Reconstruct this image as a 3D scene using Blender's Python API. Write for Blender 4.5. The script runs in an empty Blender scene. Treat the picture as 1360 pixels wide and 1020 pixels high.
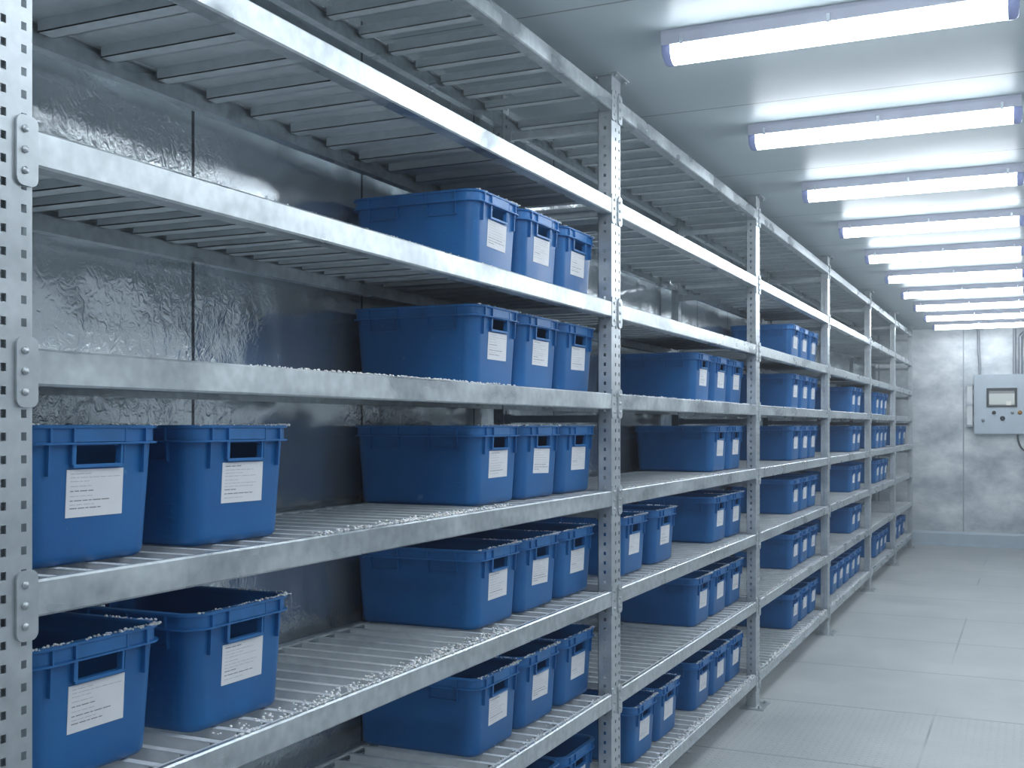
import bpy, bmesh, math, random
from mathutils import Vector, Matrix
rnd = random.Random(11)
SC = bpy.context.scene
COL = SC.collection
PI = math.pi

# ------------------------------------------------------------------ helpers
def link(o, parent=None):
    COL.objects.link(o)
    if parent is not None:
        o.parent = parent
    return o

def tag(o, label=None, cat=None, group=None, kind=None):
    if label: o['label'] = label
    if cat: o['category'] = cat
    if group: o['group'] = group
    if kind: o['kind'] = kind
    return o

def empty(name, loc=(0, 0, 0), rz=0.0):
    o = bpy.data.objects.new(name, None)
    o.empty_display_size = 0.1
    o.location = loc
    o.rotation_euler = (0, 0, rz)
    return link(o)

class MB:
    """collects faces for ONE mesh"""
    def __init__(s):
        s.v = []; s.f = []; s.m = []; s.sm = []
    def add(s, vs, fs, mi=0, smooth=False):
        b = len(s.v)
        s.v += [tuple(p) for p in vs]
        for f in fs:
            s.f.append([b + i for i in f]); s.m.append(mi); s.sm.append(smooth)
    def box(s, x0, x1, y0, y1, z0, z1, mi=0):
        vs = [(x0,y0,z0),(x1,y0,z0),(x1,y1,z0),(x0,y1,z0),(x0,y0,z1),(x1,y0,z1),(x1,y1,z1),(x0,y1,z1)]
        s.add(vs, [(0,3,2,1),(4,5,6,7),(0,1,5,4),(1,2,6,5),(2,3,7,6),(3,0,4,7)], mi)
    def hexa(s, vs, mi=0):
        s.add(vs, [(0,3,2,1),(4,5,6,7),(0,1,5,4),(1,2,6,5),(2,3,7,6),(3,0,4,7)], mi)
    def quad(s, a, b, c, d, mi=0):
        s.add([a, b, c, d], [(0,1,2,3)], mi)
    def prism_y(s, prof, y0, y1, mi=0):
        """profile [(x,z)..] (counter-clockwise seen from -Y) swept along Y"""
        n = len(prof)
        vs = [(x, y0, z) for x, z in prof] + [(x, y1, z) for x, z in prof]
        fs = [tuple(range(n)), tuple(range(2*n-1, n-1, -1))]
        for i in range(n):
            j = (i+1) % n
            fs.append((i, i+n, j+n, j))
        s.add(vs, fs, mi)
    def prism_x(s, prof, x0, x1, mi=0, smooth=False):
        n = len(prof)
        vs = [(x0, y, z) for y, z in prof] + [(x1, y, z) for y, z in prof]
        s.add(vs, [tuple(range(n-1, -1, -1)), tuple(range(n, 2*n))], mi)
        fs = []
        for i in range(n):
            j = (i+1) % n
            fs.append((i, j, j+n, i+n))
        s.add(vs, fs, mi, smooth)
    def loft(s, rings, closed_profile=False, cap0=False, cap1=False, mi=0, smooth=True):
        n = len(rings[0]); vs = [p for r in rings for p in r]; fs = []
        m = len(rings)
        for k in range(m if closed_profile else m-1):
            k2 = (k+1) % m
            for i in range(n):
                j = (i+1) % n
                fs.append((k*n+i, k*n+j, k2*n+j, k2*n+i))
        if cap0: fs.append(tuple(range(n-1, -1, -1)))
        if cap1: fs.append(tuple((m-1)*n+i for i in range(n)))
        s.add(vs, fs, mi, smooth)
    def tube(s, pts, r, n=10, mi=0):
        pts = [Vector(p) for p in pts]; rings = []
        for i, p in enumerate(pts):
            d = (pts[min(i+1, len(pts)-1)] - pts[max(i-1, 0)]).normalized()
            a = Vector((0,0,1)) if abs(d.z) < .9 else Vector((0,1,0))
            u = d.cross(a).normalized(); w = d.cross(u)
            rings.append([p + (u*math.cos(2*PI*k/n) + w*math.sin(2*PI*k/n))*r for k in range(n)])
        s.loft(rings, cap0=True, cap1=True, mi=mi)
    def lump(s, c, r, squash=.7, mi=0):
        """small irregular crumb"""
        t = (1+5**.5)/2
        ico = [(-1,t,0),(1,t,0),(-1,-t,0),(1,-t,0),(0,-1,t),(0,1,t),(0,-1,-t),(0,1,-t),(t,0,-1),(t,0,1),(-t,0,-1),(-t,0,1)]
        fs = [(0,11,5),(0,5,1),(0,1,7),(0,7,10),(0,10,11),(1,5,9),(5,11,4),(11,10,2),(10,7,6),(7,1,8),(3,9,4),(3,4,2),(3,2,6),(3,6,8),(3,8,9),(4,9,5),(2,4,11),(6,2,10),(8,6,7),(9,8,1)]
        vs = []
        for p in ico:
            k = r/1.9*rnd.uniform(.7, 1.25)
            vs.append((c[0]+p[0]*k, c[1]+p[1]*k, c[2]+p[2]*k*squash))
        s.add(vs, fs, mi, True)
    def mesh(s, name, mats):
        me = bpy.data.meshes.new(name)
        me.from_pydata(s.v, [], s.f)
        for m in (mats if isinstance(mats, (list, tuple)) else [mats]):
            me.materials.append(m)
        me.polygons.foreach_set('material_index', s.m)
        me.polygons.foreach_set('use_smooth', s.sm)
        me.update()
        return me
    def build(s, name, mats, parent=None):
        return link(bpy.data.objects.new(name, s.mesh(name, mats)), parent)

def smooth_angle(me, deg=40):
    """smooth shading that keeps edges sharper than deg"""
    bm = bmesh.new(); bm.from_mesh(me)
    bmesh.ops.recalc_face_normals(bm, faces=bm.faces)
    for f in bm.faces: f.smooth = True
    for e in bm.edges:
        if len(e.link_faces) == 2 and e.calc_face_angle(0) > math.radians(deg):
            e.smooth = False
        elif len(e.link_faces) != 2:
            e.smooth = False
    bm.to_mesh(me); bm.free()

# ---------------------------------------------------------------- materials
class NT:
    def __init__(s, name):
        s.mat = bpy.data.materials.new(name); s.mat.use_nodes = True
        s.t = s.mat.node_tree
        s.b = s.t.nodes['Principled BSDF']
    def n(s, typ, **kw):
        nd = s.t.nodes.new(typ)
        for k, v in kw.items():
            if k in nd.inputs: nd.inputs[k].default_value = v
            else: setattr(nd, k, v)
        return nd
    def l(s, a, b): s.t.links.new(a, b)
    def pos(s, scale=(1,1,1)):
        c = s.n('ShaderNodeNewGeometry')
        m = s.n('ShaderNodeMapping'); m.inputs['Scale'].default_value = scale
        s.l(c.outputs['Position'], m.inputs['Vector'])
        return m.outputs['Vector']
    def obj(s, scale=(1,1,1)):
        c = s.n('ShaderNodeTexCoord')
        m = s.n('ShaderNodeMapping'); m.inputs['Scale'].default_value = scale
        s.l(c.outputs['Object'], m.inputs['Vector'])
        return m.outputs['Vector']
    def noise(s, vec, scale, detail=3, rough=.55, dist=0):
        nd = s.n('ShaderNodeTexNoise', Scale=scale, Detail=detail, Roughness=rough, Distortion=dist)
        s.l(vec, nd.inputs['Vector'])
        return nd.outputs['Fac']
    def ramp(s, fac, stops):
        nd = s.n('ShaderNodeValToRGB')
        el = nd.color_ramp.elements
        while len(el) < len(stops): el.new(.5)
        for e, (p, c) in zip(el, stops):
            e.position = p
            e.color = (c, c, c, 1) if isinstance(c, (int, float)) else (*c, 1)
        s.l(fac, nd.inputs['Fac'])
        return nd.outputs['Color']
    def mix(s, fac, a, b):
        nd = s.n('ShaderNodeMix', data_type='RGBA')
        for sock, val in ((nd.inputs[0], fac), (nd.inputs[6], a), (nd.inputs[7], b)):
            if hasattr(val, 'links'): s.l(val, sock)
            elif isinstance(val, (int, float)): sock.default_value = val
            else: sock.default_value = (*val, 1)
        return nd.outputs[2]
    def math(s, op, a, b=None):
        nd = s.n('ShaderNodeMath', operation=op)
        for i, val in enumerate((a, b)):
            if val is None: continue
            if hasattr(val, 'links'): s.l(val, nd.inputs[i])
            else: nd.inputs[i].default_value = val
        return nd.outputs[0]
    def sep(s, vec):
        nd = s.n('ShaderNodeSeparateXYZ'); s.l(vec, nd.inputs[0]); return nd.outputs
    def seam(s, coord, off, pitch, half):
        """1 inside a thin seam that repeats along a coordinate"""
        a = s.math('ADD', coord, -off + 1000*pitch)
        a = s.math('MODULO', a, pitch)
        a = s.math('SUBTRACT', a, pitch/2)
        a = s.math('ABSOLUTE', a)
        return s.math('GREATER_THAN', a, pitch/2 - half)
    def bump(s, h, strength, dist, base=None):
        nd = s.n('ShaderNodeBump', Strength=strength, Distance=dist)
        s.l(h, nd.inputs['Height'])
        if base is not None: s.l(base, nd.inputs['Normal'])
        return nd.outputs['Normal']
    def set(s, **kw):
        for k, v in kw.items():
            k = k.replace('_', ' ')
            sock = s.b.inputs[k]
            if hasattr(v, 'links'): s.l(v, sock)
            elif isinstance(v, tuple) and len(v) == 3: sock.default_value = (*v, 1)
            else: sock.default_value = v
        return s

def galvanised(name, lo, hi, metal=.8, rlo=.28, rhi=.46):
    t = NT(name); p = t.pos()
    spangle = t.noise(p, 30, 2, .5)
    streak = t.noise(t.pos((3, 2.2, 5)), 1.6, 2, .5)
    f = t.math('ADD', t.math('MULTIPLY', spangle, .45), t.math('MULTIPLY', streak, .55))
    t.set(Base_Color=t.ramp(f, [(.3, lo), (.7, hi)]), Metallic=metal,
          Roughness=t.ramp(streak, [(.3, rlo), (.7, rhi)]),
          Normal=t.bump(t.noise(p, 4, 0), .05, .006))
    return t.mat

M = {}
M['post'] = galvanised('upright_steel', (.40,.44,.465), (.58,.62,.65), .65, .30, .48)
M['beam'] = galvanised('beam_steel', (.36,.40,.425), (.66,.71,.735), .74, .18, .55)
M['deck'] = galvanised('deck_steel', (.56,.61,.64), (.74,.78,.81), .25, .32, .5)
M['bar'] = galvanised('frosted_bar_steel', (.64,.68,.71), (.86,.89,.91), .2, .35, .55)

def mat_wall_left():
    t = NT('cold_room_panel_steel'); p = t.pos()
    x, y, z = t.sep(p)
    seam = t.seam(y, 2.449, .86, .006)
    # frozen condensation: crinkled patches on the bare sheet
    patch = t.ramp(t.noise(p, 1.5, 3, .6), [(.42, 0), (.60, 1)])
    crink = t.noise(t.pos((1, 1, .8)), 34, 3, .6, 1.2)
    wave = t.noise(p, 2.6, 2, .5)
    h = t.math('ADD', t.math('MULTIPLY', t.math('MULTIPLY', crink, patch), .35), t.math('MULTIPLY', wave, 3.6))
    frost = t.noise(p, 4.5, 5, .65)
    col = t.mix(t.ramp(frost, [(.5, 0), (.8, .5)]), (.66,.71,.74), (.80,.85,.88))
    col = t.mix(seam, col, (.12,.13,.14))
    t.set(Base_Color=col, Metallic=.74, Roughness=t.ramp(frost, [(.3, .13), (.75, .28)]),
          Normal=t.bump(h, .5, .02))
    return t.mat
M['wall_left'] = mat_wall_left()

def mat_wall_far():
    t = NT('end_wall_panel'); p = t.pos()
    x, y, z = t.sep(p)
    seam = t.seam(x, -.86, 1.15, .008)
    cloud = t.noise(t.pos((1, 1, 1.6)), 1.6, 6, .62)
    col = t.mix(t.ramp(cloud, [(.35, 0), (.68, 1)]), (.36,.42,.47), (.86,.89,.91))
    col = t.mix(seam, col, (.33,.37,.40))
    t.set(Base_Color=col, Metallic=.25, Roughness=.38, Normal=t.bump(cloud, .2, .02))
    return t.mat
M['wall_far'] = mat_wall_far()

def mat_plain(name, col, rough=.5, metal=0.0, amount=.12, scale=6):
    t = NT(name); p = t.pos()
    n = t.noise(p, scale, 4, .6)
    lo = tuple(c*(1-amount) for c in col); hi = tuple(min(1, c*(1+amount)) for c in col)
    t.set(Base_Color=t.ramp(n, [(.3, lo), (.7, hi)]), Roughness=rough, Metallic=metal)
    return t.mat
M['wall_plain'] = mat_plain('painted_panel', (.80,.83,.85), .4, .0, .03, 2)

def mat_ceiling():
    t = NT('ceiling_panel'); p = t.pos()
    x, y, z = t.sep(p)
    seam = t.seam(y, 4.86, 1.35, .005)
    n = t.noise(p, 1.8, 4, .6)
    col = t.mix(t.ramp(n, [(.35, 0), (.7, 1)]), (.50,.58,.61), (.58,.65,.68))
    col = t.mix(seam, col, (.25,.28,.30))
    t.set(Base_Color=col, Metallic=.0, Specular_IOR_Level=.14, Roughness=t.ramp(n, [(.3, .32), (.7, .44)]),
          Normal=t.bump(t.noise(p, 3.2, 2), .06, .02))
    return t.mat
M['ceiling'] = mat_ceiling()

def mat_floor():
    t = NT('tread_plate_floor'); p = t.pos()
    x, y, z = t.sep(p)
    sy = t.seam(y, 7.07, 1.2, .007); sx = t.seam(x, -.51, 1.25, .006)
    seam = t.math('MAXIMUM', sx, sy)
    # raised diamond lugs, alternately slanted
    def lugs(ang, off):
        mp = t.n('ShaderNodeMapping'); mp.inputs['Rotation'].default_value = (0, 0, ang)
        mp.inputs['Location'].default_value = off; mp.inputs['Scale'].default_value = (1, 1, 0)
        t.l(p, mp.inputs['Vector'])
        a, b, c = t.sep(mp.outputs['Vector'])
        def cell(v, pitch):
            m = t.math('MODULO', t.math('ADD', v, 400*pitch), pitch)
            return t.math('ABSOLUTE', t.math('SUBTRACT', m, pitch/2))
        u = t.math('DIVIDE', cell(a, .056), .019); w = t.math('DIVIDE', cell(b, .056), .006)
        return t.math('SUBTRACT', 1.0, t.math('MINIMUM', t.math('ADD', u, w), 1.0))
    lug = t.math('MAXIMUM', lugs(PI/4, (0,0,0)), lugs(-PI/4, (.028, .028, 0)))
    worn = t.math('MULTIPLY', t.ramp(t.noise(p, .9, 3, .6), [(.35, .35), (.62, 1)]), t.math('ADD', .12, t.math('LESS_THAN', y, 7.07)))
    lug = t.math('MULTIPLY', lug, worn)
    dirt = t.noise(p, 1.1, 6, .65)
    col = t.ramp(dirt, [(.3, (.44,.465,.475)), (.7, (.58,.60,.61))])
    col = t.mix(t.math('MAXIMUM', sy, t.math('MULTIPLY', sx, t.ramp(t.noise(p, .7, 2), [(.45, 0), (.6, 1)]))), col, (.30,.33,.35))
    t.set(Base_Color=col, Metallic=.15, Roughness=t.ramp(dirt, [(.3, .42), (.7, .6)]),
          Normal=t.bump(lug, .8, .005, t.bump(t.math('SUBTRACT', 1.0, seam), .5, .004)))
    return t.mat
M['floor'] = mat_floor()

def mat_bin():
    t = NT('blue_bin_plastic'); p = t.pos()
    n = t.noise(p, 5, 4, .6)
    specks = t.ramp(t.noise(p, 17, 5, .7), [(.66, 0), (.76, .55)])
    col = t.ramp(n, [(.3, (.006,.105,.32)), (.7, (.010,.145,.40))])
    col = t.mix(specks, col, (.16,.36,.60))
    t.set(Base_Color=col, Roughness=t.ramp(n, [(.3, .34), (.7, .5)]), Normal=t.bump(t.noise(p, 60, 2), .06, .002))
    return t.mat
M['bin'] = mat_bin()
M['rim'] = mat_plain('blue_rim_plastic', (.020,.17,.46), .42, 0, .15, 14)
M['paper'] = mat_plain('label_paper', (.80,.80,.83), .7, 0, .03, 20)
M['ink'] = mat_plain('label_ink', (.20,.20,.22), .7, 0, .2, 60)
M['faint'] = mat_plain('label_faint_ink', (.52,.52,.55), .7, 0, .15, 60)
def mat_frost():
    t = NT('white_frost'); p = t.pos()
    t.set(Base_Color=(.93,.95,.97), Roughness=.7)
    t.b.inputs['Subsurface Weight'].default_value = .5
    t.b.inputs['Subsurface Radius'].default_value = (.01,.012,.015)
    return t.mat
M['frost'] = mat_frost()
M['housing'] = mat_plain('lamp_tray', (.50,.52,.62), .4, .1, .05)
M['cap'] = mat_plain('lamp_end_cap', (.42,.48,.80), .25, 0, .08, 30)
M['clip'] = mat_plain('lamp_clip', (.75,.78,.84), .25, .9, .05)
def mat_lamp():
    t = NT('lit_diffuser')
    t.set(Base_Color=(.9,.93,1.0), Roughness=.4, Emission_Color=(.87,.94,1.0), Emission_Strength=LAMP)
    return t.mat
LAMP = 9.0
M['lamp'] = mat_lamp()
M['cabinet'] = mat_plain('cabinet_paint', (.47,.55,.62), .42, .1, .05)
M['dark'] = mat_plain('dark_plastic', (.03,.04,.05), .4, 0, .1)
M['amber'] = mat_plain('amber_plastic', (.45,.25,.08), .4, 0, .1)
M['conduit'] = mat_plain('conduit_grey', (.38,.41,.46), .4, .5, .1)
M['cable'] = mat_plain('cable_grey', (.14,.15,.17), .5, 0, .1)
def mat_screen():
    t = NT('lit_screen'); c = t.n('ShaderNodeTexCoord')
    x, y, z = t.sep(c.outputs['Object'])
    bar = t.math('GREATER_THAN', z, .062)
    col = t.mix(bar, (.62,.74,.76), (.20,.24,.27))
    row = t.math('LESS_THAN', z, -.085)
    col = t.mix(row, col, (.30,.36,.40))
    blk = t.math('MULTIPLY', t.math('MULTIPLY', t.math('GREATER_THAN', x, .06), t.math('LESS_THAN', x, .12)), t.math('LESS_THAN', z, -.045))
    col = t.mix(blk, col, (.9,.95,.97))
    t.set(Base_Color=(.02,.02,.02), Roughness=.15, Emission_Color=col, Emission_Strength=.28)
    return t.mat
M['screen'] = mat_screen()

# ------------------------------------------------------------------- camera
TH = math.atan(688/1500)
cam = bpy.data.cameras.new('camera'); co = bpy.data.objects.new('camera', cam); COL.objects.link(co)
co.location = (0, 0, 1.70); co.rotation_euler = (PI/2, 0, TH)
cam.sensor_width = 36; cam.lens = 36*1500/1360
cam.shift_y = 56/1360; cam.clip_end = 60; cam.clip_start = .02
SC.camera = co

# --------------------------------------------------------------------- room
CEIL = 3.09; YF = 17.25; YN = -3.2; XL = -2.085; XR = 2.9
def slab(name, x0, x1, y0, y1, z0, z1, m):
    b = MB(); b.box(x0, x1, y0, y1, z0, z1)
    o = b.build(name, m); o['kind'] = 'structure'; return o
slab('floor', XL-.15, XR+.15, YN-.15, YF+.15, -.12, 0, M['floor'])
slab('ceiling', XL-.15, XR+.15, YN-.15, YF+.15, CEIL, CEIL+.12, M['ceiling'])
slab('wall_left', XL-.12, XL, YN, YF, 0, CEIL, M['wall_left'])
slab('wall_right', XR, XR+.12, YN, YF, 0, CEIL, M['wall_plain'])
slab('wall_back', XL-.12, XR+.12, YF, YF+.12, 0, CEIL, M['wall_far'])
slab('wall_front', XL-.12, XR+.12, YN-.12, YN, 0, CEIL, M['wall_plain'])
b = MB(); b.prism_x([(YF, 0), (YF, .20), (YF-.03, .20), (YF-.05, .17), (YF-.05, .02), (YF-.09, 0)], XL+.001, XR-.001)
o = b.build('baseboard_back', M['cabinet']); o['kind'] = 'structure'

# --------------------------------------------------------------------- rack
XF = -1.50                        # front plane of the uprights
PR = [1.367, 4.318, 6.898, 9.55, 12.22, 14.57, 16.77]     # right (far) edge of each upright
PW = .107; PD = .056
LV = [.203, .645, 1.050, 1.445, 1.829, 2.192, 2.600, 3.007]  # beam tops, from the floor up
BH = .062
XB = -1.995                       # front face of the rear uprights
rack = empty('shelving_rack', (XF, PR[0], 0))
rack_origin = Vector((XF, PR[0], 0))
tag(rack, 'long galvanized steel shelving rack with perforated uprights standing along the left wall', 'shelving rack')
def rel(o):                       # built in room coordinates, moved under the rack
    o.location = -rack_origin
    return o

def perforated_face(b, org, u, w, width, z0, z1, cols, pitch, hw, hh):
    """sheet spanned by u (horizontal) and z with rows of slots left open; org at u=0,z=0"""
    us = [0]
    for c in cols: us += [c-hw/2, c+hw/2]
    us.append(width)
    zs = [z0]; z = z0 + .06; open_rows = set()
    while z + hh < z1 - .03:
        zs.append(z); open_rows.add(len(zs)-1); zs.append(z+hh); z += pitch
    zs.append(z1)
    o = Vector(org); u = Vector(u)
    vs = [o + u*uu + Vector((0, 0, zz)) for zz in zs for uu in us]
    n = len(us); fs = []
    for i in range(len(zs)-1):
        for j in range(n-1):
            if i in open_rows and j % 2 == 1: continue
            q = (i*n+j, i*n+j+1, (i+1)*n+j+1, (i+1)*n+j)
            fs.append(q if w > 0 else q[::-1])
    b.add(vs, fs)

def upright_mesh(width, depth, z1, sgn):
    """C section open to the back; local origin at front far edge, +X = front when sgn=1"""
    b = MB(); z0 = .008
    perforated_face(b, (0, -width, 0), (0, 1, 0), 1, width, z0, z1, [width*.46, width-.017] if width > .08 else [width/2], .0374, .011, .0135)
    perforated_face(b, (-depth, -width, 0), (1, 0, 0), 1, depth, z0, z1, [depth*.5], .0374, .010, .0135)
    perforated_face(b, (0, 0, 0), (-1, 0, 0), 1, depth, z0, z1, [depth*.5], .0374, .010, .0135)
    b.box(-depth, -depth+.002, -width, -width+.016, z0, z1)
    b.box(-depth, -depth+.002, -.016, 0, z0, z1)
    return b
um_f = upright_mesh(PW, PD, CEIL-.006, 1).mesh('upright', M['post'])
um_r = upright_mesh(.055, .045, CEIL-.006, 1).mesh('upright', M['post'])
for me in (um_f, um_r):
    bm = bmesh.new(); bm.from_mesh(me); bmesh.ops.remove_doubles(bm, verts=bm.verts, dist=.0004); bm.to_mesh(me); bm.free()
def plate_mesh(top):
    b = MB()
    if top:
        b.box(-.075, .03, -.125, .02, -.006, 0)
        for sx in (-.062, .018):
            for sy in (-.112, .008): b.tube([(sx, sy, -.014), (sx, sy, -.004)], .007, 6)
    else:
        b.box(-.085, .055, -.155, .05, 0, .008)
        for sx in (.028,):
            for sy in (-.13, .028): b.tube([(sx, sy, .004), (sx, sy, .022)], .010, 6)
    return b.mesh('foot_plate' if not top else 'ceiling_plate', M['post'])
pm_foot, pm_top = plate_mesh(False), plate_mesh(True)
for y in PR:
    for me, x in ((um_f, XF), (um_r, XB)):
        u = link(bpy.data.objects.new('upright', me), rack)
        u.location = Vector((x, y, 0)) - rack_origin
        sol = u.modifiers.new('thickness', 'SOLIDIFY'); sol.thickness = .0025; sol.offset = -1
        p = link(bpy.data.objects.new('foot_plate', pm_foot), u)
        p = link(bpy.data.objects.new('ceiling_plate', pm_top), u); p.location = (0, 0, CEIL)

def beam_profile(x0, x1, zt):
    # step section: tall face to the aisle, ledge behind for the deck
    e = .004; f = x1; r = x0; m = x1 - .014
    return [(r, zt-BH), (f-e, zt-BH), (f, zt-BH+e), (f, zt-e), (f-e, zt), (m, zt), (m, zt-.020), (r, zt-.020)]
def connector(b, y, side, zt):
    """hooked end plate over the upright face; side=+1: plate reaches towards -Y of the beam's near end"""
    w = .036
    y0, y1 = (y-w, y+.008) if side > 0 else (y-.008, y+w)
    z0, z1 = zt-BH-.036, zt+.018
    prof = []
    r = .014
    for cx, cz, a0 in ((y1-r, z1-r, 0), (y0+r, z1-r, 90), (y0+r, z0+r, 180), (y1-r, z0+r, 270)):
        for k in range(5):
            a = math.radians(a0 + k*22.5); prof.append((cx+r*math.cos(a), cz+r*math.sin(a)))
    b.prism_x(prof, XF+.0005, XF+.0055)
    for k in range(3):
        zc = z0 + .025 + k*.034
        b.tube([(XF+.005, (y0+y1)/2 - .006*side, zc), (XF+.0085, (y0+y1)/2 - .006*side, zc)], .0065, 8)
for bay in range(6):
    ya = PR[bay]; yb = PR[bay+1] - PW
    yra = PR[bay]; yrb = PR[bay+1] - .055
    for lv, zt in enumerate(LV):
        if bay == 0 and lv == 0: pass
        b = MB(); b.prism_y(beam_profile(XF-.040, XF+.004, zt)[::-1], ya, yb)
        fb = rel(b.build('front_beam', M['beam'], rack))
        for yy, sd in ((ya, 1), (yb, -1)):
            b = MB(); connector(b, yy, sd, zt); b.build('beam_connector', M['post'], fb)
        b = MB(); b.prism_y([(XB-.004, zt-.058), (XB-.036, zt-.058), (XB-.036, zt), (XB-.016, zt), (XB-.016, zt-.02), (XB-.004, zt-.02)], yra, yrb)
        rel(b.build('rear_beam', M['beam'], rack))
        # slatted deck: channel slats across, tied by two stringers
        b = MB()
        wide = lv >= 4                # upper shelves: sheet on ribs; lower ones: open bars
        pitch = .176 if lv != 5 else .115
        if not wide: pitch = .087
        sw = .046 if wide else .019; sh = .030 if lv != 5 else .022
        n = int((yb - ya - .03)//pitch)
        x0, x1 = XB-.015, XF-.011
        zt2 = zt - .001
        if wide and lv < 7: b.box(x0, x1, ya+.004, yb-.004, zt2-.0025, zt2)
        for k in range(n):
            yc = ya + .015 + (yb-ya-.03)*(k+.5)/n
            if not wide or lv == 7: b.box(x0, x1, yc-sw/2, yc+sw/2, zt2-.0025, zt2)
            b.box(x0+.02, x1-.027, yc-sw/2, yc-sw/2+.003, zt2-sh, zt2-.002)
            b.box(x0+.02, x1-.027, yc+sw/2-.003, yc+sw/2, zt2-sh, zt2-.002)
            b.box(x0+.02, x1-.027, yc-sw/2, yc+sw/2 if wide else yc-sw/2+.010, zt2-sh, zt2-sh+.002)
        b.box(x0, x0+.012, ya+.004, yb-.004, zt2-.004, zt2-.0012)
        b.box(x1-.012, x1, ya+.004, yb-.004, zt2-.004, zt2-.0012)
        rel(b.build('shelf_deck', M['deck'] if wide else M['bar'], rack))
for k, y in enumerate(PR):        # side rails of each frame, one under every shelf
    for lv, zt in enumerate(LV):
        b = MB(); yc = y - .028
        b.box(XB-.002, XF-PD+.002, yc-.012, yc+.012, zt-.115, zt-.085)
        b.box(XB-.006, XB+.03, yc-.016, yc+.016, zt-.12, zt-.08)
        b.box(XF-PD-.03, XF-PD+.004, yc-.016, yc+.016, zt-.12, zt-.08)
        rel(b.build('side_rail', M['post'], rack))

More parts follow.
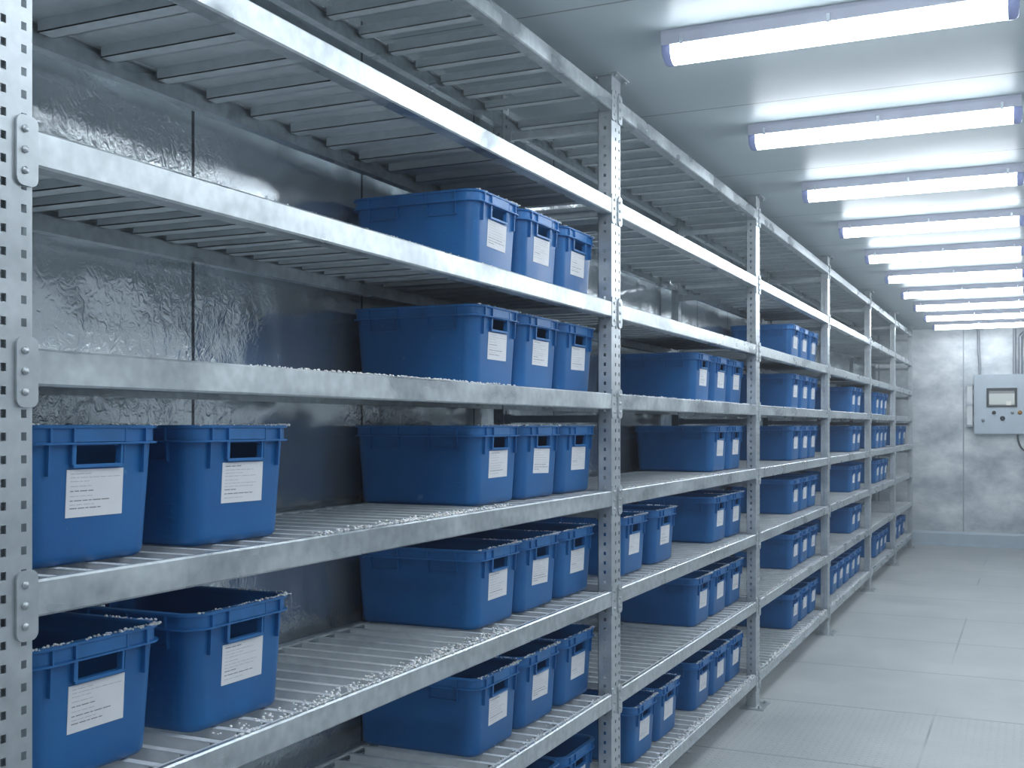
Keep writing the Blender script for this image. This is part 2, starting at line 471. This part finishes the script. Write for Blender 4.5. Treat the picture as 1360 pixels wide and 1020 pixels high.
# --------------------------------------------------------------------- bins
L_, W_, H_ = .480, .360, .257
NSEG = 6
def rrect(hx, hy, r, z, seg=NSEG):
    pts = []
    for cx, cy, a0 in ((hx-r, hy-r, 0), (-hx+r, hy-r, 90), (-hx+r, -hy+r, 180), (hx-r, -hy+r, 270)):
        for k in range(seg+1):
            a = math.radians(a0 + 90*k/seg)
            pts.append((cx + r*math.cos(a), cy + r*math.sin(a), z))
    return pts
HX0, HY0, HX1, HY1 = .2155, .154, .228, .168
def hx_at(z): return HX0 + (HX1-HX0)*z/H_
def hy_at(z): return HY0 + (HY1-HY0)*z/H_
def make_bin_meshes():
    b = MB(); t = .004
    R = .042
    def ring(z, off, r=R): return rrect(hx_at(z)+off, hy_at(z)+off, max(.004, r+off), z)
    rings = [ring(0, -.014), ring(.003, -.006), ring(.010, -.001), ring(.018, 0)]
    rings += [ring(H_*k/8, 0) for k in range(1, 8)] + [ring(H_-.004, 0), ring(H_-.004, -t)]
    rings += [ring(H_*k/8, -t) for k in range(7, 0, -1)] + [ring(.012, -t-.002), ring(.006, -.016)]
    b.loft(rings, cap0=True, cap1=True)
    me = b.mesh('tub', M['bin'])
    bm = bmesh.new(); bm.from_mesh(me); bmesh.ops.recalc_face_normals(bm, faces=bm.faces); bm.to_mesh(me); bm.free()
    tmp = link(bpy.data.objects.new('tmp', me))
    c = MB(); hw, z0, z1 = .056, .184, .219
    prof = []
    r = .009
    for cy, cz, a0 in ((hw-r, z1-r, 0), (-hw+r, z1-r, 90), (-hw+r, z0+r, 180), (hw-r, z0+r, 270)):
        for k in range(4):
            a = math.radians(a0+30*k); prof.append((cy+r*math.cos(a), cz+r*math.sin(a)))
    c.prism_x(prof, -.3, .3)
    cm = c.mesh('cut', M['bin'])
    bm = bmesh.new(); bm.from_mesh(cm); bmesh.ops.remove_doubles(bm, verts=bm.verts, dist=1e-5); bmesh.ops.recalc_face_normals(bm, faces=bm.faces); bm.to_mesh(cm); bm.free()
    cut = link(bpy.data.objects.new('cut', cm))
    md = tmp.modifiers.new('b', 'BOOLEAN'); md.operation = 'DIFFERENCE'; md.object = cut; md.solver = 'EXACT'
    dg = bpy.context.evaluated_depsgraph_get()
    body = bpy.data.meshes.new_from_object(tmp.evaluated_get(dg))
    body.name = 'tub'
    bpy.data.objects.remove(tmp); bpy.data.objects.remove(cut)
    # moulded ribs and recess frames under the rim belong to the tub
    x = MB()
    def rib_front(y, w, za, zb, d, s):
        xa, xb = hx_at(za), hx_at(zb)
        vs = [(s*(xa-.003), y-w/2, za), (s*(xa+d), y-w/2, za), (s*(xa+d), y+w/2, za), (s*(xa-.003), y+w/2, za),
              (s*(xb-.003), y-w/2, zb), (s*(xb+d), y-w/2, zb), (s*(xb+d), y+w/2, zb), (s*(xb-.003), y+w/2, zb)]
        x.hexa(vs)
    def rib_side(xx, w, za, zb, d, s):
        ya, yb = hy_at(za), hy_at(zb)
        vs = [(xx-w/2, s*(ya-.003), za), (xx+w/2, s*(ya-.003), za), (xx+w/2, s*(ya+d), za), (xx-w/2, s*(ya+d), za),
              (xx-w/2, s*(yb-.003), zb), (xx+w/2, s*(yb-.003), zb), (xx+w/2, s*(yb+d), zb), (xx-w/2, s*(yb+d), zb)]
        x.hexa(vs)
    for s in (1, -1):
        for y in (-.118, -.064, .064, .118): rib_front(y, .004, .165 if abs(y) > .1 else .184, .224, .009, s)
        for xx in (-.16, -.055, .055, .16): rib_side(xx, .004, .180, .224, .009, s)
        for xc in (-.1075, .1075): rib_side(xc, .105, .180, .1845, .006, s)
        for k in range(5): rib_side(.15, .028, .03+.014*k, .034+.014*k, .0015, s)
    bm = bmesh.new(); bm.from_mesh(body)
    bm2 = bpy.data.meshes.new('x'); bm2.from_pydata(x.v, [], x.f); bm.from_mesh(bm2)
    bm.to_mesh(body); bm.free()
    if not body.materials: body.materials.append(M['bin'])
    smooth_angle(body, 35)
    # rim: double flange collar
    r = MB()
    def rr(o, z): return rrect(HX1+o, HY1+o, .044+o, z, 7)
    prof = [(-.0045, H_-.036), (.0115, H_-.036), (.012, H_-.0345), (.012, H_-.0325), (.0045, H_-.031), (.0045, H_-.0075),
            (.0115, H_-.006), (.012, H_-.0045), (.012, H_-.001), (.011, H_), (-.0045, H_), (-.0055, H_-.002), (-.0055, H_-.008), (-.0045, H_-.010)]
    r.loft([rr(o, z) for o, z in prof], closed_profile=True)
    for s in (1, -1):
        for y in (-.118, -.064, .064, .118): r.box(*sorted((s*(HX1+.003), s*(HX1+.0112))), y-.002, y+.002, H_-.033, H_-.005)
        r.box(*sorted((s*(HX1+.003), s*(HX1+.0100))), -.062, .062, H_-.031, H_-.007)
        for xx in (-.16, -.055, .055, .16): r.box(xx-.002, xx+.002, *sorted((s*(HY1+.003), s*(HY1+.0112))), H_-.033, H_-.005)
    rim = r.mesh('rim', M['rim']); smooth_angle(rim, 30)
    # handle: lip round the opening in the short end
    h = MB(); za, zb = .1835, .2195
    def bar(y0, y1, z0, z1):
        xa, xb = hx_at(z0), hx_at(z1)
        h.hexa([(xa-.006, y0, z0), (xa+.008, y0, z0), (xa+.008, y1, z0), (xa-.006, y1, z0),
                (xb-.006, y0, z1), (xb+.008, y0, z1), (xb+.008, y1, z1), (xb-.006, y1, z1)])
    bar(-.061, .061, .1785, .1845); bar(-.061, -.0555, .1845, .2205); bar(.0555, .061, .1845, .2205)
    handle = h.mesh('handle_lip', M['rim'])
    return body, rim, handle
bin_body, bin_rim, bin_handle = make_bin_meshes()

def label_mesh(var):
    q = random.Random(40+var)
    b = MB(); y0, y1, z0, z1 = -.070, .070, .087, .175
    tilt = q.uniform(-.03, .03)
    sk = lambda y, z, d: (hx_at(z)+d, y - (z-.131)*tilt, z + y*tilt)
    vs = [sk(y0, z0, -.001), sk(y0, z0, .0012), sk(y1, z0, .0012), sk(y1, z0, -.001),
          sk(y0, z1, -.001), sk(y0, z1, .0012), sk(y1, z1, .0012), sk(y1, z1, -.001)]
    b.hexa(vs, 0)
    z = z1 - .008
    while z > z0 + .010:
        bold = q.random() < .28
        w = q.uniform(.3, .95) * (y1-y0-.018); hh = .0017 if bold else .0013
        yy = y0 + .009
        while yy < y0 + .009 + w:                     # words
            ww = q.uniform(.006, .020)
            ye = min(yy+ww, y1-.008)
            if ye > yy:
                b.quad(sk(yy, z-hh/2, .0015), sk(ye, z-hh/2, .0015), sk(ye, z+hh/2, .0015), sk(yy, z+hh/2, .0015), 1 if bold else 2)
            yy += ww + .0025
        z -= q.uniform(.0065, .0095)
    return b.mesh('label', [M['paper'], M['ink'], M['faint']])
labels = [label_mesh(k) for k in range(5)]
def rim_frost(var, n):
    b = MB()
    for k in range(n):
        if rnd.random() < .72:
            y = rnd.uniform(-W_/2+.02, W_/2-.015); y = W_/2-.02-abs(rnd.gauss(0, .09)) if rnd.random() < .5 else y
            x = HX1 + rnd.uniform(-.003, .011)
        else:
            y = HY1 + rnd.uniform(-.002, .010); x = rnd.uniform(.08, HX1-.01)
        b.lump((x, y, H_ + rnd.uniform(-.0005, .0015)), rnd.uniform(.0012, .0042), .8)
    return b.mesh('frost', M['frost'])
frost_meshes = [rim_frost(k, 130) for k in range(4)]

bin_proto = None
XBIN = -1.5705 - L_/2              # centre of a bin, front rim just behind the uprights
nbin = 0
def put_bin(y_right, lv, label, dx=0.0, frost=None, rz=0.0):
    global nbin
    r = empty('storage_bin', (XBIN+dx, y_right - W_/2, LV[lv]+.0004), rz)
    tag(r, label, 'storage bin', 'blue storage bins on the rack')
    link(bpy.data.objects.new('tub', bin_body), r)
    link(bpy.data.objects.new('rim', bin_rim), r)
    link(bpy.data.objects.new('handle_lip', bin_handle), r)
    h = link(bpy.data.objects.new('handle_lip', bin_handle), r); h.rotation_euler = (0, 0, PI)
    l = link(bpy.data.objects.new('label', labels[nbin % len(labels)]), r); l['label'] = 'white printed paper label'
    if frost is not None:
        f = link(bpy.data.objects.new('frost', frost_meshes[frost % 4]), r); f['kind'] = 'stuff'; f['label'] = 'white frost crumbs on the rim'
    nbin += 1
    return r

BAY = ['nearest rack bay', 'second rack bay', 'third rack bay', 'fourth rack bay', 'fifth rack bay', 'farthest rack bay']
SHELF = ['bottom shelf', 'second shelf from the bottom', 'sixth shelf from the top', 'fifth shelf from the top', 'fourth shelf from the top', 'third shelf from the top', 'second shelf', 'top shelf']
ORD = ['leftmost', 'second', 'third', 'fourth', 'fifth']
T3 = {0: [3.530, 3.892, 4.254], 1: [6.10, 6.468, 6.836], 2: [8.72, 9.10, 9.475], 3: [11.78, 12.145], 4: [13.70, 14.10, 14.49], 5: [15.60, 16.10, 16.68]}
layout = {
 (0,5): T3[0], (0,4): T3[0], (0,3): [1.775, 2.207]+T3[0], (0,2): [1.780, 2.207]+T3[0], (0,1): T3[0], (0,0): T3[0][1:],
 (1,4): T3[1], (1,3): T3[1][1:], (1,2): [4.94, 5.40]+T3[1][1:], (1,1): T3[1], (1,0): [5.08, 5.47]+T3[1],
 (2,5): T3[2], (2,4): T3[2], (2,3): T3[2], (2,2): T3[2], (2,1): T3[2], (2,0): T3[2],
 (3,4): T3[3], (3,3): T3[3], (3,2): T3[3], (3,1): T3[3], (3,0): [10.60, 10.98, 11.36, 11.75, 12.13],
 (4,4): T3[4], (4,3): T3[4], (4,2): T3[4], (4,0): T3[4],
 (5,3): T3[5][1:], (5,0): T3[5],
}
for (bay, lv), ys in sorted(layout.items()):
    n = len(ys)
    for i, y in enumerate(ys):
        if bay == 0 and lv == 0:
            which = ['left', 'right'][i] + ' one at the far end'
        else:
            which = ORD[i] if i < n-1 else 'rightmost'
            which += ' of ' + ['one', 'two', 'three', 'four', 'five'][n-1]
        lab = f'blue plastic bin, {which}, {SHELF[lv]}, {BAY[bay]}'
        fr = None
        if bay == 0 and lv in (2, 3, 1, 4, 5): fr = i + lv
        if bay == 1 and lv < 3: fr = i + lv
        put_bin(y, lv, lab, dx=rnd.uniform(-.004, .0015), frost=fr, rz=rnd.uniform(-.002, .002))

# -------------------------------------------------------------------- frost
def frost_run(bay, lv, y0, y1, n, big, spread=.03, under=False):
    b = MB(); zt = LV[lv]
    for k in range(int(n*2.2)):
        y = y0 + (y1-y0)*(rnd.random() if rnd.random() < .55 else min(1, max(0, rnd.gauss(.6, .2))))
        r = .42*big*rnd.uniform(.25, 1.0)**1.3
        x = XF + .002 - abs(rnd.gauss(0, spread*.6)) - .002
        x = max(x, XF-.066)
        i0 = len(b.v)
        b.lump((x, y, zt), r, .7)
        lift = zt + .0003 - min(p[2] for p in b.v[i0:])
        b.v[i0:] = [(p[0], p[1], p[2]+lift) for p in b.v[i0:]]
    o = b.build('frost', M['frost'])
    tag(o, f'white frost crumbs on the front edge of the {SHELF[lv]}, {BAY[bay]}', 'frost', 'frost along the shelf edges', 'stuff')
frost_run(0, 4, 1.95, 3.3, 240, .010)
frost_run(0, 3, 2.2, 3.3, 260, .012, .05)
frost_run(0, 2, 1.9, 3.3, 320, .012, .05)
frost_run(0, 1, 2.9, 4.2, 120, .009)
frost_run(0, 5, 1.4, 3.2, 90, .006)
frost_run(1, 0, 4.6, 6.75, 320, .016)
frost_run(1, 1, 5.2, 6.7, 130, .010)
frost_run(1, 2, 4.4, 6.75, 150, .010)
frost_run(1, 3, 4.4, 6.1, 160, .010)
frost_run(1, 4, 4.4, 6.6, 150, .009)
frost_run(2, 0, 7.0, 9.4, 260, .018)
frost_run(3, 0, 9.6, 12.0, 200, .018)
frost_run(2, 1, 7.0, 9.4, 140, .012)

# ------------------------------------------------------------------- lights
def lamp_meshes():
    out = {}
    Ln = 1.15
    b = MB(); z = 0
    b.prism_x([(-.052, 0), (-.052, -.012), (-.047, -.042), (.047, -.042), (.052, -.012), (.052, 0)], -Ln/2, Ln/2)
    out['housing'] = b.mesh('housing', M['housing'])
    prof = []
    for k in range(13):
        a = PI + PI*k/12
        prof.append((.042*math.cos(a), -.052 + .040*math.sin(a)))
    prof = [(-.042, -.041)] + prof + [(.042, -.041)]
    b = MB(); b.prism_x(prof, -Ln/2+.030, Ln/2-.030, 0, True)
    out['diffuser'] = b.mesh('diffuser', M['lamp'])
    b = MB()
    rings = []
    for xx, sc in ((0, 1.0), (.022, 1.0), (.030, .9), (.034, .72)):
        rings.append([(xx, y*sc*1.06, -.041 + (zz+.041)*sc*1.05) for y, zz in prof])
    b.loft(rings, cap0=True, cap1=True)
    me = b.mesh('end_cap', M['cap'])
    bm = bmesh.new(); bm.from_mesh(me); bmesh.ops.recalc_face_normals(bm, faces=bm.faces); bm.to_mesh(me); bm.free()
    out['end_cap'] = me
    b = MB()
    b.box(-.006, .006, -.0545, -.050, -.044, -.022)
    b.box(-.006, .006, -.0545, -.043, -.048, -.043)
    out['clip'] = b.mesh('clip', M['clip'])
    for me in out.values():
        for v in me.vertices: v.co.y *= 1.15; v.co.z *= 1.15
    return out
LM = lamp_meshes()
NTH = ['nearest in view', 'second', 'third', 'fourth', 'fifth', 'sixth', 'seventh', 'eighth', 'ninth', 'last and farthest']
def put_lamp(y, label, group, x=-.607):
    r = empty('ceiling_light', (x, y, CEIL))
    tag(r, label, 'ceiling light', group)
    link(bpy.data.objects.new('housing', LM['housing']), r)
    link(bpy.data.objects.new('diffuser', LM['diffuser']), r)
    c = link(bpy.data.objects.new('end_cap', LM['end_cap']), r); c.location = (1.15/2-.031, 0, 0)
    c = link(bpy.data.objects.new('end_cap', LM['end_cap']), r); c.location = (-1.15/2+.031, 0, 0); c.rotation_euler = (0, 0, PI)
    for xx in (-.50, 0, .50):
        for s in (0, 1):
            k = link(bpy.data.objects.new('clip', LM['clip']), r); k.location = (xx, 0, 0); k.rotation_euler = (0, 0, PI*s)
LY = [3.89 + 1.352*k for k in range(10)]
for k, y in enumerate(LY):
    put_lamp(y, f'lit fluorescent batten on the ceiling, {NTH[k]} of the row over the aisle' if k else 'largest lit fluorescent batten on the ceiling, nearest in view of the row', 'batten lights in a row on the ceiling')
for y, w in ((2.54, 'just overhead before the nearest visible one'), (1.19, 'straight above the viewpoint'), (-.16, 'first one behind the viewpoint'), (-1.51, 'last one behind the viewpoint')):
    put_lamp(y, f'lit fluorescent batten on the ceiling, {w}', 'batten lights in a row on the ceiling')

for k in range(11):               # the row beyond, right of the frame, that mirrors in the steel wall
    put_lamp(1.19 + 1.352*k, f'lit fluorescent batten, number {k+1} of the second ceiling row, right of the aisle lights', 'second row of batten lights', .85)
# ------------------------------------------------------------ control cabinet
cab = empty('control_cabinet', (-.357, YF, 1.586))
tag(cab, 'pale grey electrical control cabinet with a small screen mounted on the far wall', 'control cabinet')
def cb(name, b, m, parent=cab):
    return b.build(name, m, parent)
b = MB(); b.box(-.355, .355, -.27, -.002, 0, .83)
cb('enclosure', b, M['cabinet'])
b = MB(); b.box(-.345, .350, -.298, -.272, .012, .815)
door = cb('door', b, M['cabinet'])
b = MB()
for x0, x1, z0, z1 in ((-.19, .197, .600, .640), (-.19, .197, .378, .402), (-.19, -.158, .402, .600), (.165, .197, .402, .600)):
    b.box(x0, x1, -.318, -.299, z0, z1)
cb('screen_bezel', b, M['dark'], door)
b = MB(); b.box(-.160, .167, -.0035, .0035, -.102, .102)
s = cb('screen', b, M['screen'], door); s.location = (0, -.306, .501)
def button(x, z, r, m, name):
    b = MB(); b.tube([(x, -.298, z), (x, -.315, z)], r*1.15, 14); b.tube([(x, -.314, z), (x, -.334, z)], r*.85, 14)
    cb(name, b, m, door)
button(-.096, .301, .022, M['dark'], 'push_button')
button(.139, .301, .018, M['conduit'], 'push_button')
button(.232, .301, .026, M['amber'], 'push_button')
button(-.235, .197, .018, M['conduit'], 'push_button')
b = MB(); b.tube([(.013, -.298, .222), (.013, -.318, .222)], .032, 16); b.box(.004, .022, -.336, -.316, .195, .249)
cb('rotary_switch', b, M['dark'], door)
for z in (.75, .10):
    b = MB(); b.box(.335, .362, -.306, -.285, z-.03, z+.03); cb('hinge', b, M['dark'], door)
b = MB(); b.box(-.445, -.372, -.20, -.002, .13, .70); b.box(-.38, -.356, -.14, -.05, .55, .62); b.box(-.38, -.356, -.14, -.05, .18, .25)
cb('terminal_box', b, M['wall_plain'])
for z in (.69, .42, .12):
    b = MB(); b.box(-.455, -.365, -.215, -.001, z-.014, z+.014); cb('bracket', b, M['conduit'])
def pipe(name, pts, r, m, label, cat):
    b = MB(); b.tube(pts, r, 10)
    o = b.build(name, m); smooth_angle(o.data, 50); tag(o, label, cat); return o
pipe('cable_conduit', [(-.66, YF-.14, CEIL-.004), (-.655, YF-.14, 2.75), (-.64, YF-.14, 2.55), (-.64, YF-.14, 2.42)], .017, M['conduit'], 'thin grey cable conduit running from ceiling to cabinet top left', 'conduit')
arc = [(.36, YF-.14, CEIL-.06), (-.03, YF-.14, CEIL-.09)] + [(-.03-.09*math.sin(a), YF-.14, CEIL-.18+.09*math.cos(a)) for a in [PI/2*k/6 for k in range(7)]] + [(-.12, YF-.14, 2.42)]
pipe('cable_conduit', arc, .026, M['conduit'], 'thick grey bent conduit entering the cabinet top at its right end', 'conduit')
pipe('cable_conduit', [(-.195, YF-.14, CEIL-.004), (-.195, YF-.14, 2.42)], .020, M['conduit'], 'straight grey conduit beside the bent one above the cabinet', 'conduit')
pts = [(-.155+.10*(1-math.cos(PI/2*k/8)), YF-.14, 1.586-.22*math.sin(PI/2*k/8)) for k in range(9)] + [(-.045, YF-.13, 1.30), (-.04, YF-.10, .8), (-.04, YF-.10, .0)]
pipe('power_cable', pts, .014, M['cable'], 'dark cable curving out from beneath the control cabinet', 'cable')

# ------------------------------------------------------------- world, output
w = bpy.data.worlds.new('world'); SC.world = w; w.use_nodes = True
w.node_tree.nodes['Background'].inputs[0].default_value = (.5,.6,.7,1)
w.node_tree.nodes['Background'].inputs[1].default_value = .0
haze = w.node_tree.nodes.new('ShaderNodeVolumeScatter')          # thin cold mist filling the room
haze.inputs['Color'].default_value = (.92,.95,1,1); haze.inputs['Density'].default_value = .008
w.node_tree.links.new(haze.outputs[0], w.node_tree.nodes['World Output'].inputs['Volume'])
vs = SC.view_settings
vs.view_transform = 'Standard'; vs.look = 'None'; vs.gamma = 1.0; vs.use_curve_mapping = False
vs.exposure = 1.2
SC.cycles.max_bounces = 8; SC.cycles.diffuse_bounces = 4; SC.cycles.glossy_bounces = 4
SC.cycles.use_denoising = True
